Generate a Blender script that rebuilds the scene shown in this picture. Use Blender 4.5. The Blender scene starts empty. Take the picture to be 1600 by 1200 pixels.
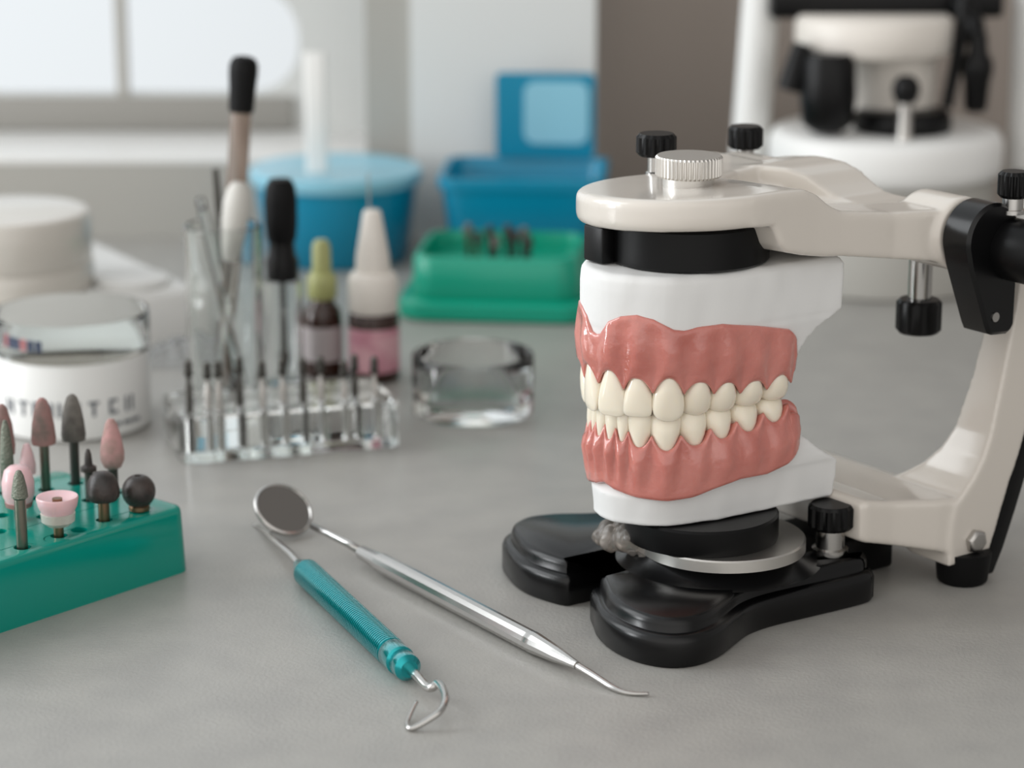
import bpy, bmesh, math, random
import numpy as np
from mathutils import Vector, Matrix

SC = bpy.context.scene
COL = SC.collection
MM = 0.001
rnd = random.Random(7)

# ---------------------------------------------------------------- camera, sky, light, exposure
PITCH = math.radians(14.8)
cam_d = bpy.data.cameras.new('camera')
cam_d.sensor_width = 36.0
cam_d.lens = 90.0
cam_d.clip_start = 0.01
cam_d.clip_end = 50
cam_d.dof.use_dof = True
cam_d.dof.focus_distance = 0.650
cam_d.dof.aperture_fstop = 10.0
cam_d.dof.aperture_blades = 9
cam = bpy.data.objects.new('camera', cam_d)
cam.location = (0, 0, 0.231)
cam.rotation_euler = (math.radians(90) - PITCH, 0, 0)
COL.objects.link(cam)
SC.camera = cam

SC.view_settings.view_transform = 'Standard'
SC.view_settings.look = 'None'
SC.view_settings.gamma = 1.0
SC.view_settings.use_curve_mapping = False
SC.view_settings.exposure = 0.0

world = bpy.data.worlds.new('daylight')
SC.world = world
world.use_nodes = True
wn = world.node_tree
wn.nodes.clear()
w_out = wn.nodes.new('ShaderNodeOutputWorld')
w_bg = wn.nodes.new('ShaderNodeBackground')
w_tc = wn.nodes.new('ShaderNodeTexCoord')
w_dot = wn.nodes.new('ShaderNodeVectorMath'); w_dot.operation = 'DOT_PRODUCT'
w_dot.inputs[1].default_value = Vector((-0.78, 0.52, 0.34)).normalized()
w_map = wn.nodes.new('ShaderNodeMapRange'); w_map.interpolation_type = 'SMOOTHSTEP'
w_map.inputs[1].default_value = 0.05; w_map.inputs[2].default_value = 0.72
w_mix = wn.nodes.new('ShaderNodeMix'); w_mix.data_type = 'RGBA'
w_mix.inputs[6].default_value = (0.34, 0.33, 0.32, 1)
w_mix.inputs[7].default_value = (0.92, 0.96, 0.98, 1)
w_dot2 = wn.nodes.new('ShaderNodeVectorMath'); w_dot2.operation = 'DOT_PRODUCT'
w_dot2.inputs[1].default_value = Vector((-0.15, -0.95, 0.12)).normalized()
w_map2 = wn.nodes.new('ShaderNodeMapRange'); w_map2.interpolation_type = 'SMOOTHSTEP'
w_map2.inputs[1].default_value = 0.2; w_map2.inputs[2].default_value = 0.9
w_mix2 = wn.nodes.new('ShaderNodeMix'); w_mix2.data_type = 'RGBA'
w_mix2.inputs[7].default_value = (1.25, 1.22, 1.18, 1)
wn.links.new(w_tc.outputs['Generated'], w_dot2.inputs[0])
wn.links.new(w_dot2.outputs['Value'], w_map2.inputs[0])
wn.links.new(w_map2.outputs[0], w_mix2.inputs[0])
wn.links.new(w_mix.outputs[2], w_mix2.inputs[6])
wn.links.new(w_tc.outputs['Generated'], w_dot.inputs[0])
wn.links.new(w_dot.outputs['Value'], w_map.inputs[0])
wn.links.new(w_map.outputs[0], w_mix.inputs[0])
wn.links.new(w_mix2.outputs[2], w_bg.inputs['Color'])
wn.links.new(w_bg.outputs[0], w_out.inputs['Surface'])

def area_light(name, loc, target, sx, sy, power, color):
    d = bpy.data.lights.new(name, 'AREA')
    d.shape = 'RECTANGLE'; d.size = sx; d.size_y = sy; d.energy = power; d.color = color
    o = bpy.data.objects.new(name, d)
    o.location = loc
    o.rotation_euler = (Vector(target) - Vector(loc)).to_track_quat('-Z', 'Y').to_euler()
    COL.objects.link(o)
    return o

area_light('window_daylight', (-0.95, 0.85, 0.58), (0.0, 0.66, 0.04), 0.7, 0.6, 5.2, (0.95, 0.98, 1.0))
area_light('side_highlight_lamp', (-1.15, 0.58, 0.22), (0.04, 0.64, 0.07), 0.17, 0.36, 3.8, (0.96, 0.98, 1.0))  # added narrow lamp out of view, gives sharp highlights on gum and teeth

# ---------------------------------------------------------------- materials
def s2l(c):
    return tuple(((x / 255) / 12.92 if x / 255 <= 0.04045 else ((x / 255 + 0.055) / 1.055) ** 2.4) for x in c)

def mat(name, rgb, rough=0.5, metal=0.0, coat=0.0, trans=0.0, ior=1.5, sss=0.0, bump=None, mottle=None, spec=0.5, sss_r=(1, .4, .25), alpha=1.0):
    m = bpy.data.materials.new(name)
    m.use_nodes = True
    nt = m.node_tree
    b = nt.nodes['Principled BSDF']
    c = s2l(rgb) + (1,)
    b.inputs['Base Color'].default_value = c
    b.inputs['Roughness'].default_value = rough
    b.inputs['Metallic'].default_value = metal
    b.inputs['Coat Weight'].default_value = coat
    b.inputs['Coat Roughness'].default_value = 0.08
    b.inputs['Transmission Weight'].default_value = trans
    b.inputs['IOR'].default_value = ior
    b.inputs['Specular IOR Level'].default_value = spec
    if sss:
        b.inputs['Subsurface Weight'].default_value = sss
        b.inputs['Subsurface Radius'].default_value = sss_r
        b.inputs['Subsurface Scale'].default_value = 0.002
    tc = nt.nodes.new('ShaderNodeTexCoord')
    if mottle:      # (rgb2, scale, contrast_lo, contrast_hi)
        n = nt.nodes.new('ShaderNodeTexNoise'); n.inputs['Scale'].default_value = mottle[1]; n.inputs['Detail'].default_value = 5
        r = nt.nodes.new('ShaderNodeMapRange'); r.inputs[1].default_value = mottle[2]; r.inputs[2].default_value = mottle[3]
        x = nt.nodes.new('ShaderNodeMix'); x.data_type = 'RGBA'
        x.inputs[6].default_value = c; x.inputs[7].default_value = s2l(mottle[0]) + (1,)
        nt.links.new(tc.outputs['Object'], n.inputs['Vector'])
        nt.links.new(n.outputs[0], r.inputs[0]); nt.links.new(r.outputs[0], x.inputs[0])
        nt.links.new(x.outputs[2], b.inputs['Base Color'])
    if bump:        # (scale, strength, distance mm)
        n = nt.nodes.new('ShaderNodeTexNoise'); n.inputs['Scale'].default_value = bump[0]; n.inputs['Detail'].default_value = 4
        bp = nt.nodes.new('ShaderNodeBump'); bp.inputs['Strength'].default_value = bump[1]; bp.inputs['Distance'].default_value = bump[2] * MM
        nt.links.new(tc.outputs['Object'], n.inputs['Vector'])
        nt.links.new(n.outputs[0], bp.inputs['Height']); nt.links.new(bp.outputs[0], b.inputs['Normal'])
    return m

M = dict(
    table=mat('grey_laminate', (166, 164, 159), 0.40, bump=(900, 0.6, 0.25), mottle=((158, 156, 152), 60, .35, .65)),
    plaster=mat('dental_plaster', (226, 226, 225), 0.75, bump=(500, 0.25, 0.15), spec=.3),
    gum=mat('pink_acrylic', (212, 138, 127), 0.14, coat=.9, sss=.35, mottle=((188, 106, 95), 70, .3, .75), bump=(260, 0.6, 0.8)),
    tooth=mat('ivory_acrylic', (243, 233, 214), 0.14, coat=.4, sss=.25, sss_r=(1, .8, .55)),
    enamel=mat('cream_enamel', (214, 207, 198), 0.24, coat=.6, bump=(160, 0.06, 0.3)),
    black=mat('black_enamel', (9, 9, 10), 0.26, spec=.35, bump=(700, 0.12, 0.1)),
    blackp=mat('black_plastic', (9, 9, 10), 0.36, spec=.22),
    rubber=mat('black_rubber', (11, 11, 12), 0.6, spec=.2),
    steel=mat('polished_steel', (190, 188, 185), 0.16, metal=1),
    satin=mat('satin_steel', (188, 185, 181), 0.32, metal=1),
    alu=mat('aluminium', (216, 213, 208), 0.36, metal=1),
    mirror=mat('mirror_glass', (150, 146, 142), 0.03, metal=1),
    teal_metal=mat('anodised_teal', (0, 166, 172), 0.24, metal=.9, coat=.8),
    teal=mat('teal_plastic', (0, 142, 126), 0.15, spec=.5),
    green=mat('green_plastic', (0, 150, 122), 0.28),
    blue=mat('blue_plastic', (0, 132, 166), 0.3),
    blue_lid=mat('pale_blue_plastic', (138, 196, 216), 0.3, coat=.2),
    pale_rubber=mat('pale_rubber', (204, 202, 196), 0.5),
    white=mat('white_plastic', (230, 230, 228), 0.4),
    whitepaint=mat('white_paint', (206, 208, 206), 0.55),
    warmwhite=mat('warm_white_plastic', (222, 216, 208), 0.4),
    grey_and_shade=mat('grey_paint_wall_shade', (168, 166, 160), 0.6),
    rail_shade=mat('shaded_rail_grey', (150, 148, 143), 0.6),  # window frame in shade, the shade put into a darker grey
    jar=mat('glossy_jar_plastic', (204, 199, 191), 0.25, coat=.3),
    thin=mat('thin_clear_plastic', (250, 252, 251), 0.02, trans=1, ior=1.1),
    dishglass=mat('dish_glass', (250, 252, 251), 0.02, trans=1, ior=1.36),
    taupe=mat('taupe_wall_paint', (142, 132, 124), 0.6),
    cabinet=mat('white_wall_paint', (214, 216, 215), 0.6),
    glass=mat('clear_glass', (250, 252, 251), 0.02, trans=1, ior=1.46),
    acrylic=mat('clear_acrylic', (248, 250, 249), 0.04, trans=1, ior=1.45),
    pane=mat('window_glass', (252, 253, 254), 0.0, trans=1, ior=1.02, spec=.2),
    film=mat('clear_film', (240, 242, 244), 0.1, trans=.85, ior=1.2),
    wax=mat('cloudy_wax', (176, 168, 160), 0.25, trans=.7, ior=1.4, bump=(300, .6, .6)),
    amber=mat('amber_glass', (46, 22, 12), 0.12),
    olive=mat('olive_plastic', (158, 160, 104), 0.4),
    pinklabel=mat('pink_label', (206, 160, 168), 0.6, mottle=((186, 128, 142), 120, .45, .6)),
    greylabel=mat('grey_label', (164, 156, 156), 0.6),
    ink=mat('grey_ink', (92, 96, 104), 0.6),
    navy=mat('navy_ink', (66, 76, 104), 0.6),
    rose=mat('rose_ink', (196, 120, 124), 0.6),
    stone_pink=mat('pink_grinding_stone', (196, 150, 148), 0.85, bump=(1200, .7, .3), mottle=((170, 138, 132), 250, .4, .6)),
    stone_rose=mat('rose_grinding_stone', (164, 122, 118), 0.85, bump=(1200, .7, .3), mottle=((120, 104, 98), 160, .4, .65)),
    stone_grey=mat('grey_grinding_stone', (112, 108, 102), 0.85, bump=(1200, .7, .3), mottle=((88, 84, 80), 200, .4, .6)),
    stone_dark=mat('dark_grinding_stone', (62, 53, 49), 0.4, bump=(1000, .4, .3), mottle=((40, 36, 34), 200, .4, .6)),
    silicone=mat('pink_silicone', (230, 192, 196), 0.35, sss=.2, coat=.2),
    pale_sil=mat('pale_silicone', (226, 226, 216), 0.35, trans=.4, ior=1.4),
    bur_steel=mat('dull_bur_steel', (132, 128, 116), 0.35, metal=1, bump=(600, .3, .1)),
    diamond=mat('diamond_grit', (128, 132, 120), 0.5, metal=.6, bump=(1500, 1.0, .5)),
    brass=mat('worn_brass', (138, 112, 88), 0.35, metal=1),
    dark_steel=mat('dark_bur_steel', (82, 80, 76), 0.4, metal=.8),
    brownglass=mat('smoky_glass_tube', (176, 158, 146), 0.12, trans=.55, ior=1.3),
    hole=mat('dark_socket', (10, 60, 54), 0.6),
)

# ---------------------------------------------------------------- mesh helpers (all in millimetres)
class MB:
    def __init__(s):
        s.v = []; s.f = []
    def add(s, vs, fs):
        k = len(s.v)
        s.v += [tuple(p) for p in vs]
        s.f += [tuple(i + k for i in f) for f in fs]
        return s
    def loft(s, rings, cap0=True, cap1=True, closed=True):
        n = len(rings[0]); vs = [p for r in rings for p in r]; fs = []
        for j in range(len(rings) - 1):
            for i in range(n if closed else n - 1):
                a = j * n + i; b = j * n + (i + 1) % n
                fs.append((a, b, b + n, a + n))
        if cap0: fs.append(tuple(range(n - 1, -1, -1)))
        if cap1: fs.append(tuple((len(rings) - 1) * n + i for i in range(n)))
        return s.add(vs, fs)
    def lathe(s, prof, c=(0, 0, 0), n=48, axis=None, cap0=True, cap1=True):
        mt = frame(axis) if axis is not None else None
        rings = []
        for r, z in prof:
            ring = []
            for i in range(n):
                a = 2 * math.pi * i / n
                p = Vector((r * math.cos(a), r * math.sin(a), z))
                if mt is not None: p = mt @ p
                ring.append((p.x + c[0], p.y + c[1], p.z + c[2]))
            rings.append(ring)
        return s.loft(rings, cap0, cap1)
    def lathe_closed(s, prof, c=(0, 0, 0), n=64):     # torus-like closed profile (hollow ware)
        k = len(s.v)
        m = len(prof)
        vs = []; fs = []
        for i in range(n):
            a = 2 * math.pi * i / n
            for r, z in prof: vs.append((r * math.cos(a) + c[0], r * math.sin(a) + c[1], z + c[2]))
        for i in range(n):
            for j in range(m):
                a = i * m + j; b = i * m + (j + 1) % m; c2 = ((i + 1) % n) * m + (j + 1) % m; d = ((i + 1) % n) * m + j
                fs.append((a, d, c2, b))
        return s.add(vs, fs)
    def box(s, lo, hi):
        x0, y0, z0 = lo; x1, y1, z1 = hi
        return s.loft([[(x0, y0, z), (x1, y0, z), (x1, y1, z), (x0, y1, z)] for z in (z0, z1)])
    def prism(s, outline, tiers):       # tiers: (inset, z)
        rings = []
        for ins, z in tiers:
            o = inset(outline, ins)
            rings.append([(p[0], p[1], z) for p in o])
        return s.loft(rings)
    def tube(s, path, rad, n=14):
        P = [Vector(p) for p in path]
        if not isinstance(rad, (list, tuple)): rad = [rad] * len(P)
        rings = []; up = None
        for i, p in enumerate(P):
            d = (P[min(i + 1, len(P) - 1)] - P[max(i - 1, 0)]).normalized()
            if up is None:
                up = d.orthogonal().normalized()
            else:
                up = (up - d * up.dot(d)).normalized()
            w = d.cross(up)
            rings.append([tuple(p + (up * math.cos(2 * math.pi * k / n) + w * math.sin(2 * math.pi * k / n)) * rad[i]) for k in range(n)])
        return s.loft(rings)
    def shear(s, fn):
        s.v = [fn(p) for p in s.v]
        return s
    def mesh(s, name):
        me = bpy.data.meshes.new(name)
        me.from_pydata([(a * MM, b * MM, c * MM) for a, b, c in s.v], [], s.f)
        bm = bmesh.new(); bm.from_mesh(me)
        bmesh.ops.recalc_face_normals(bm, faces=bm.faces)
        bm.to_mesh(me); bm.free()
        return me
    def build(s, name, m, parent=None, sharp=35, bevel=0, seg=2, remesh=0, smooth=0, subsurf=0, decim=0):
        me = s.mesh(name)
        me.materials.append(m)
        o = bpy.data.objects.new(name, me)
        COL.objects.link(o)
        if remesh:
            md = o.modifiers.new('r', 'REMESH'); md.mode = 'VOXEL'; md.voxel_size = remesh * MM
            if smooth:
                ms = o.modifiers.new('s', 'SMOOTH'); ms.factor = 0.5; ms.iterations = smooth
            bake(o, m)
            sharp = 180
        if bevel:
            md = o.modifiers.new('b', 'BEVEL'); md.width = bevel * MM; md.segments = seg; md.limit_method = 'ANGLE'; md.angle_limit = math.radians(40)
            bake(o, m)
        if subsurf:
            md = o.modifiers.new('u', 'SUBSURF'); md.levels = subsurf; md.render_levels = subsurf
            bake(o, m)
        shade(o.data, sharp)
        if parent is not None: o.parent = parent
        return o

def bake(o, m):
    dg = bpy.context.evaluated_depsgraph_get()
    dg.update()
    ev = o.evaluated_get(dg)
    me = bpy.data.meshes.new_from_object(ev)
    old = o.data
    o.modifiers.clear()
    o.data = me
    me.name = old.name
    bpy.data.meshes.remove(old)
    me.materials.clear(); me.materials.append(m)

def shade(me, ang):
    me.polygons.foreach_set('use_smooth', [True] * len(me.polygons))
    if ang < 180: me.set_sharp_from_angle(angle=math.radians(ang))
    me.update()

def frame(axis):
    z = Vector(axis).normalized(); x = z.orthogonal().normalized(); y = z.cross(x)
    return Matrix((x, y, z)).transposed()

def inset(pl, d):
    if abs(d) < 1e-9: return [tuple(p) for p in pl]
    n = len(pl); out = []
    area = sum(pl[i][0] * pl[(i + 1) % n][1] - pl[(i + 1) % n][0] * pl[i][1] for i in range(n))
    sg = 1 if area > 0 else -1
    for i in range(n):
        a = Vector(pl[i - 1]); b = Vector(pl[i]); c = Vector(pl[(i + 1) % n])
        t = ((b - a).normalized() + (c - b).normalized())
        t = t.normalized() if t.length > 1e-6 else (c - b).normalized()
        nrm = Vector((-t.y, t.x)) * sg
        out.append(tuple(b + nrm * d))
    return out

def spline(pts, per=8, closed=True):
    n = len(pts); out = []
    rng = range(n) if closed else range(n - 1)
    for i in rng:
        if closed: p = [Vector(pts[(i + k) % n]) for k in (-1, 0, 1, 2)]
        else: p = [Vector(pts[min(max(i + k, 0), n - 1)]) for k in (-1, 0, 1, 2)]
        for j in range(per):
            u = j / per
            q = 0.5 * ((2 * p[1]) + (p[2] - p[0]) * u + (2 * p[0] - 5 * p[1] + 4 * p[2] - p[3]) * u * u + (3 * p[1] - p[0] - 3 * p[2] + p[3]) * u ** 3)
            out.append(tuple(q))
    if not closed: out.append(tuple(pts[-1]))
    return out

def rrect(x0, y0, x1, y1, r, n=6):
    out = []
    for cx, cy, a0 in ((x1 - r, y1 - r, 0), (x0 + r, y1 - r, 90), (x0 + r, y0 + r, 180), (x1 - r, y0 + r, 270)):
        for k in range(n + 1):
            a = math.radians(a0 + 90 * k / n)
            out.append((cx + r * math.cos(a), cy + r * math.sin(a)))
    return out

def circ(c, r, n=48):
    return [(c[0] + r * math.cos(2 * math.pi * i / n), c[1] + r * math.sin(2 * math.pi * i / n)) for i in range(n)]

def knurl(mb, c, r, z0, z1, teeth=30, depth=.35, ch=.5, axis=None):
    rings = []
    mt = frame(axis) if axis is not None else None
    for k, z in ((ch, z0), (0, z0 + ch), (0, z1 - ch), (ch, z1)):
        ring = []
        for i in range(teeth * 4):
            a = 2 * math.pi * i / (teeth * 4)
            rr = r - k - (depth if i % 4 in (0, 1) else 0) * (0 if k else 1)
            p = Vector((rr * math.cos(a), rr * math.sin(a), z))
            if mt is not None: p = mt @ p
            ring.append((p.x + c[0], p.y + c[1], p.z + c[2]))
        rings.append(ring)
    mb.loft(rings)
    return mb

def tag(o, label=None, cat=None, group=None, kind=None):
    if label: o['label'] = label
    if cat: o['category'] = cat
    if group: o['group'] = group
    if kind: o['kind'] = kind
    return o

def thing(name, label, cat, loc=(0, 0, 0), rz=0, group=None):
    o = bpy.data.objects.new(name, None)
    o.empty_display_size = 0.01
    COL.objects.link(o)
    o.location = (loc[0] * MM, loc[1] * MM, loc[2] * MM)
    o.rotation_euler = (0, 0, rz)
    return tag(o, label, cat, group)

def copy_tree(o, parent=None):
    c = o.copy(); COL.objects.link(c)
    if parent is not None: c.parent = parent
    for ch in list(o.children): copy_tree(ch, c)
    return c

def lerp_tab(tab, t):
    return float(np.interp(t, [k[0] for k in tab], [k[1] for k in tab]))

# ================================================================ setting
def struct(name, mb, m, **k):
    return tag(mb.build(name, m, **k), kind='structure')

counter = MB().box((-700, 150, -25), (700, 1135, 0)).build('countertop', M['table'], bevel=1)
tag(counter, 'grey textured laminate worktop under all the dental tools', 'worktop')

struct('floor', MB().box((-1600, -1200, -790), (1600, 1700, -770)), M['taupe'])
WY = 1135
lw = MB().box((-700, WY, -300), (-65, WY + 90, 33)).box((-65, WY, -300), (-45, WY + 20, 420))
struct('wall_left', lw, M['grey_and_shade'])  # backlit wall, part of its shade is put into the grey colour
struct('trim_1', MB().box((-700, WY, 33), (-65, WY + 88, 35.5)), M['white'], bevel=.6)
struct('wall_back', MB().box((-45, WY - 2, -300), (37, WY + 20, 420)), M['cabinet'])
struct('wall_right', MB().box((37, WY + 30, -300), (700, WY + 50, 420)), M['taupe'])
# window: frame plate with a rounded opening, mullion and pane
fr = MB()
y0, y1 = WY + 80, WY + 88
outer = [(-60, 35), (-60, 124), (-700, 124), (-700, 35)]
op = rrect(-640, 53, -101, 104, 24, 8)
def frame_plate(mb, outer, inner, ya, yb):
    n = len(inner)
    # bridge: outer resampled to follow the inner ring
    cx = sum(p[0] for p in inner) / n; cz = sum(p[1] for p in inner) / n
    xs = [p[0] for p in outer]; zs = [p[1] for p in outer]
    X0, X1, Z0, Z1 = min(xs), max(xs), min(zs), max(zs)
    out = []
    for i, (x, z) in enumerate(inner):
        q = i // 9
        tx = X1 if q in (0, 3) else X0
        tz = Z1 if q in (0, 1) else Z0
        k = i % 9
        if q in (0, 2): px, pz = (tx, z) if k < 4 else ((tx, tz) if k == 4 else (x, tz))
        else: px, pz = (x, tz) if k < 4 else ((tx, tz) if k == 4 else (tx, z))
        out.append((px, pz))
    rings = [[(x, ya, z) for x, z in inner], [(x, ya, z) for x, z in out], [(x, yb, z) for x, z in out], [(x, yb, z) for x, z in inner], [(x, ya, z) for x, z in inner]]
    mb.loft(rings, False, False)
frame_plate(fr, outer, op, y0, y1)
win = struct('window_1', fr, M['whitepaint'])
MB().box((-640, y0 + 3, 53), (-101, y0 + 4, 104)).build('pane', M['pane'], win)
MB().box((-660, y0 - 3, 36), (-104, y0 + 1, 52)).build('bottom_rail', M['rail_shade'], win, bevel=1)  # frame's lower rail, coloured grey for the shade on it
MB().box((-188, y0 - 1, 52), (-183, y0 + 6, 104)).build('mullion', M['grey_and_shade'], win)

fr2 = MB()
frame_plate(fr2, [(-60, 124), (-60, 420), (-700, 420), (-700, 124)], rrect(-640, 136, -101, 410, 6, 8), y0, y1)
win2 = struct('window_2', fr2, M['whitepaint'])
MB().box((-640, y0 + 3, 136), (-101, y0 + 4, 410)).build('pane', M['pane'], win2)
# ================================================================ articulator frame of reference
TH = math.radians(36)
ORG = (22, 633, 0)
def art_thing(name, label, cat):
    return thing(name, label, cat, ORG, TH)

# ---- dental arch
K = [(0, 0, 0), (.5, .7, 4.2), (1.5, 4.3, 10.5), (2.5, 10.2, 16.3), (3.5, 18.5, 18.9), (4.5, 26.2, 20.4), (5.5, 34.8, 21.0), (6.5, 43.5, 21.3), (7.5, 52, 21.5), (9, 66, 22)]
TS = [-k[0] for k in K[:0:-1]] + [k[0] for k in K]
BS = [k[1] for k in K[:0:-1]] + [k[1] for k in K]
LS = [-k[2] for k in K[:0:-1]] + [k[2] for k in K]
def arch(t):
    i = max(1, min(len(TS) - 3, next((j for j in range(len(TS)) if TS[j] > t), len(TS) - 1) - 1))
    def H(v):
        m1 = (v[i + 1] - v[i - 1]) / (TS[i + 1] - TS[i - 1]); m2 = (v[i + 2] - v[i]) / (TS[i + 2] - TS[i]); h = TS[i + 1] - TS[i]; u = (t - TS[i]) / h
        return (2 * u ** 3 - 3 * u * u + 1) * v[i] + (u ** 3 - 2 * u * u + u) * h * m1 + (-2 * u ** 3 + 3 * u * u) * v[i + 1] + (u ** 3 - u * u) * h * m2
    g = 1.1 * math.exp(-((t + 1.6) / 1.2) ** 2)      # the far front side of the arch is a little fuller
    return H(BS) - .81 * g, -H(LS) + .588 * g
def fr_at(t):
    b, y = arch(t - .005); b2, y2 = arch(t + .005)
    tb, ty = b2 - b, y2 - y; n = math.hypot(tb, ty)
    return (tb / n, ty / n), (ty / n, -tb / n)
def pt(t, o):
    b, y = arch(t); _, n = fr_at(t)
    return b + o * n[0], y + o * n[1]
def t_of_b(b):
    return 7.5 + (b - 52) / 14 * 1.5

UM = [(0, 68.0), (.5, 68.0), (1.5, 66.6), (2.5, 67.0), (3.5, 65.2), (4.5, 64.3), (5.5, 63.5), (6.5, 63.9), (7.3, 62.5)]
UB = [(0, 76.8), (.18, 77.3), (.45, 80.9), (.9, 82.6), (1.5, 83.3), (2, 82.4), (2.6, 79.7), (2.9, 79.3), (3.3, 79.9), (4.2, 80.1), (5.5, 78.2), (6.7, 75.9), (7.3, 73.4)]
LM = [(0, 49.2), (.8, 49.2), (1.5, 48.3), (2.5, 47.8), (3.5, 48.8), (4.5, 49.7), (5.5, 50.3), (6.45, 51.5), (7.0, 53.0), (7.6, 53.8)]
LB = [(0, 37.1), (.25, 36.6), (.5, 36.0), (1.5, 34.7), (2.5, 34.4), (3.3, 35.0), (4, 36.6), (5, 38.2), (6, 38.1), (6.8, 39.6), (7.3, 42.0), (7.6, 46)]
L_EDGE = [0, .55, 1.1, 1.95, 2.95, 3.95, 4.95, 5.95, 6.95]
U_EDGE = [0, 1, 2, 3, 4, 5, 6, 7]
def unit(t, edges):
    a = abs(t)
    for i in range(len(edges) - 1):
        if a <= edges[i + 1]:
            return i, (a - edges[i]) / (edges[i + 1] - edges[i]) - .5
    return len(edges) - 1, 0.0

def gum_sections(upper):
    tmax = 7.22 if upper else 7.45
    ts = np.linspace(-tmax, tmax, 331)
    rings = []
    for t in ts:
        a = abs(t)
        e = U_EDGE if upper else L_EDGE
        i, u = unit(t, e)
        inside = a <= e[-1]
        sg = 1 if upper else -1
        zc = lerp_tab(UM if upper else LM, a)
        A = (4.3 if a < 3 else 3.4) if upper else (3.6 if a < 3 else 3.6)
        s = (2 * abs(u)) ** 2.3 if inside else 0
        zm = zc - sg * A * s
        bul = .5 * math.cos(2 * math.pi * u) if inside else 0
        bul *= (1.0 if a < 3.2 else .7)
        zb = lerp_tab(UB if upper else LB, a)
        end = max(0, (a - (tmax - .55)) / .55)              # rounded distal end
        sq = math.sqrt(max(0.0, 1 - end * end))
        om = (.45 - .75 * s) + (float(np.interp(a, [0, 1.5, 3], [-1.7, -1.0, 0])) if not upper else 0) + (0 if upper else -.7)
        ob = 1.25 if upper else float(np.interp(a, [0, 1.5, 3.5, 5], [-2.1, -1.2, .6, 1.1]))
        mid = zm + (zb - zm) * .5
        oi = -10 if upper else -8
        if not inside: om -= .3
        prof = [
            (om - 2.0, zm + sg * .9), (om - .5, zm + sg * .05), (om, zm + sg * .15), (om + .32, zm + sg * .6),
            (om + .55 + bul * .9, zm + sg * 1.6), (om + .9 + bul, zm + (zb - zm) * .3), (ob + .3 + bul * 1.15, mid),
            (ob + .05 + bul * .8, zm + (zb - zm) * .72), (ob - .1 + bul * .4, zb - sg * 2.2), (ob - .1, zb - sg * 1.0), (ob - .25, zb - sg * .2), (ob - .7, zb + sg * .15),
            (ob - 1.6, zb + sg * .1), (oi + 3, zb - sg * 2), (oi, mid), (oi + 1, zc - sg * 1.5), (oi + 4, zc - sg * 3.0), (om - 4, zc - sg * 1.5)]
        oc = sum(p[0] for p in prof) / len(prof); zcn = (zc + zb) / 2
        prof = [(oc + (o - oc) * max(sq, .05), zcn + (z - zcn) * max(sq ** .5, .25)) for o, z in prof]
        rings.append([(*pt(t, o), z) for o, z in prof])
    return MB().loft(rings)

def tooth(i, side, upper):
    e = U_EDGE if upper else L_EDGE
    t0, t1 = e[i], e[i + 1]
    tc = side * (t0 + t1) / 2
    p0 = arch(side * t0); p1 = arch(side * t1)
    w = math.hypot(p1[0] - p0[0], p1[1] - p0[1]) * (1.0 if upper else .985)
    (tb, ty), (nb, ny) = fr_at(tc)
    sg = 1 if upper else -1
    zc = lerp_tab(UM if upper else LM, abs(tc))
    ant = i < 2; can = i == 2 if upper else i == 2
    if upper:
        zi = [56.1, 56.6, 55.7, 56.3, 56.4, 56.7, 56.9][i]; off = 0.15
    else:
        zi = [58.0, 58.0, 58.2, 58.0, 57.6, 57.4, 57.4, 57.4][i]; off = [-2.3, -2.2, -1.7][i] if i < 3 else -1.3
    zr = zc + sg * 2.2
    F = [(0, .40), (.12, .54), (.25, .70), (.42, .86), (.6, .97), (.76, 1.01), (.87, 1.0), (.94, .95), (.98, .85), (1, .66)]
    if can: F = [(0, .42), (.12, .56), (.25, .72), (.42, .89), (.58, .99), (.72, 1.01), (.84, .95), (.93, .77), (.98, .55), (1, .32)]
    if not ant and not can: F = [(0, .42), (.12, .55), (.25, .72), (.42, .89), (.6, .99), (.74, 1.02), (.86, .96), (.94, .80), (.98, .63), (1, .42)]
    if ant: D = [(0, 3.0), (.3, 2.9), (.6, 2.1), (.85, 1.2), (.96, .8), (1, .45)]
    elif can: D = [(0, 3.2), (.3, 3.2), (.6, 2.6), (.85, 1.5), (.96, .9), (1, .4)]
    else: D = [(0, 3.2), (.3, 3.8), (.6, 3.9), (.8, 3.4), (.93, 2.6), (1, 1.6)]
    O = [(0, -.35), (.2, .15), (.45, .45), (.7, .35), (.9, 0.0), (1, -.45)] if (ant or can) else [(0, -.4), (.2, .2), (.4, .45), (.6, .3), (.8, -.35), (.93, -1.0), (1, -1.7)]
    cb, cy = arch(tc)
    # use the chord centre so that neighbours meet
    rings = []
    nseg = 24
    for v in [0, .06, .12, .2, .3, .4, .5, .6, .7, .78, .85, .9, .94, .97, .99, 1.0]:
        z = zr + (zi - zr) * v
        hw = w / 2 * lerp_tab(F, v) * .99; hd = lerp_tab(D, v); of = lerp_tab(O, v) + off
        ring = []
        for k in range(nseg):
            a = 2 * math.pi * k / nseg
            c, s = math.cos(a), math.sin(a)
            ex = 2 / 2.2
            x = hw * math.copysign(abs(c) ** ex, c); y = hd * math.copysign(abs(s) ** ex, s)
            zz = z
            if v > .9 and ant: zz -= 0
            o = of - hd + y
            ring.append((cb + x * tb + o * nb, cy + x * ty + o * ny, zz))
        rings.append(ring)
    return MB().loft(rings)

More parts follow.
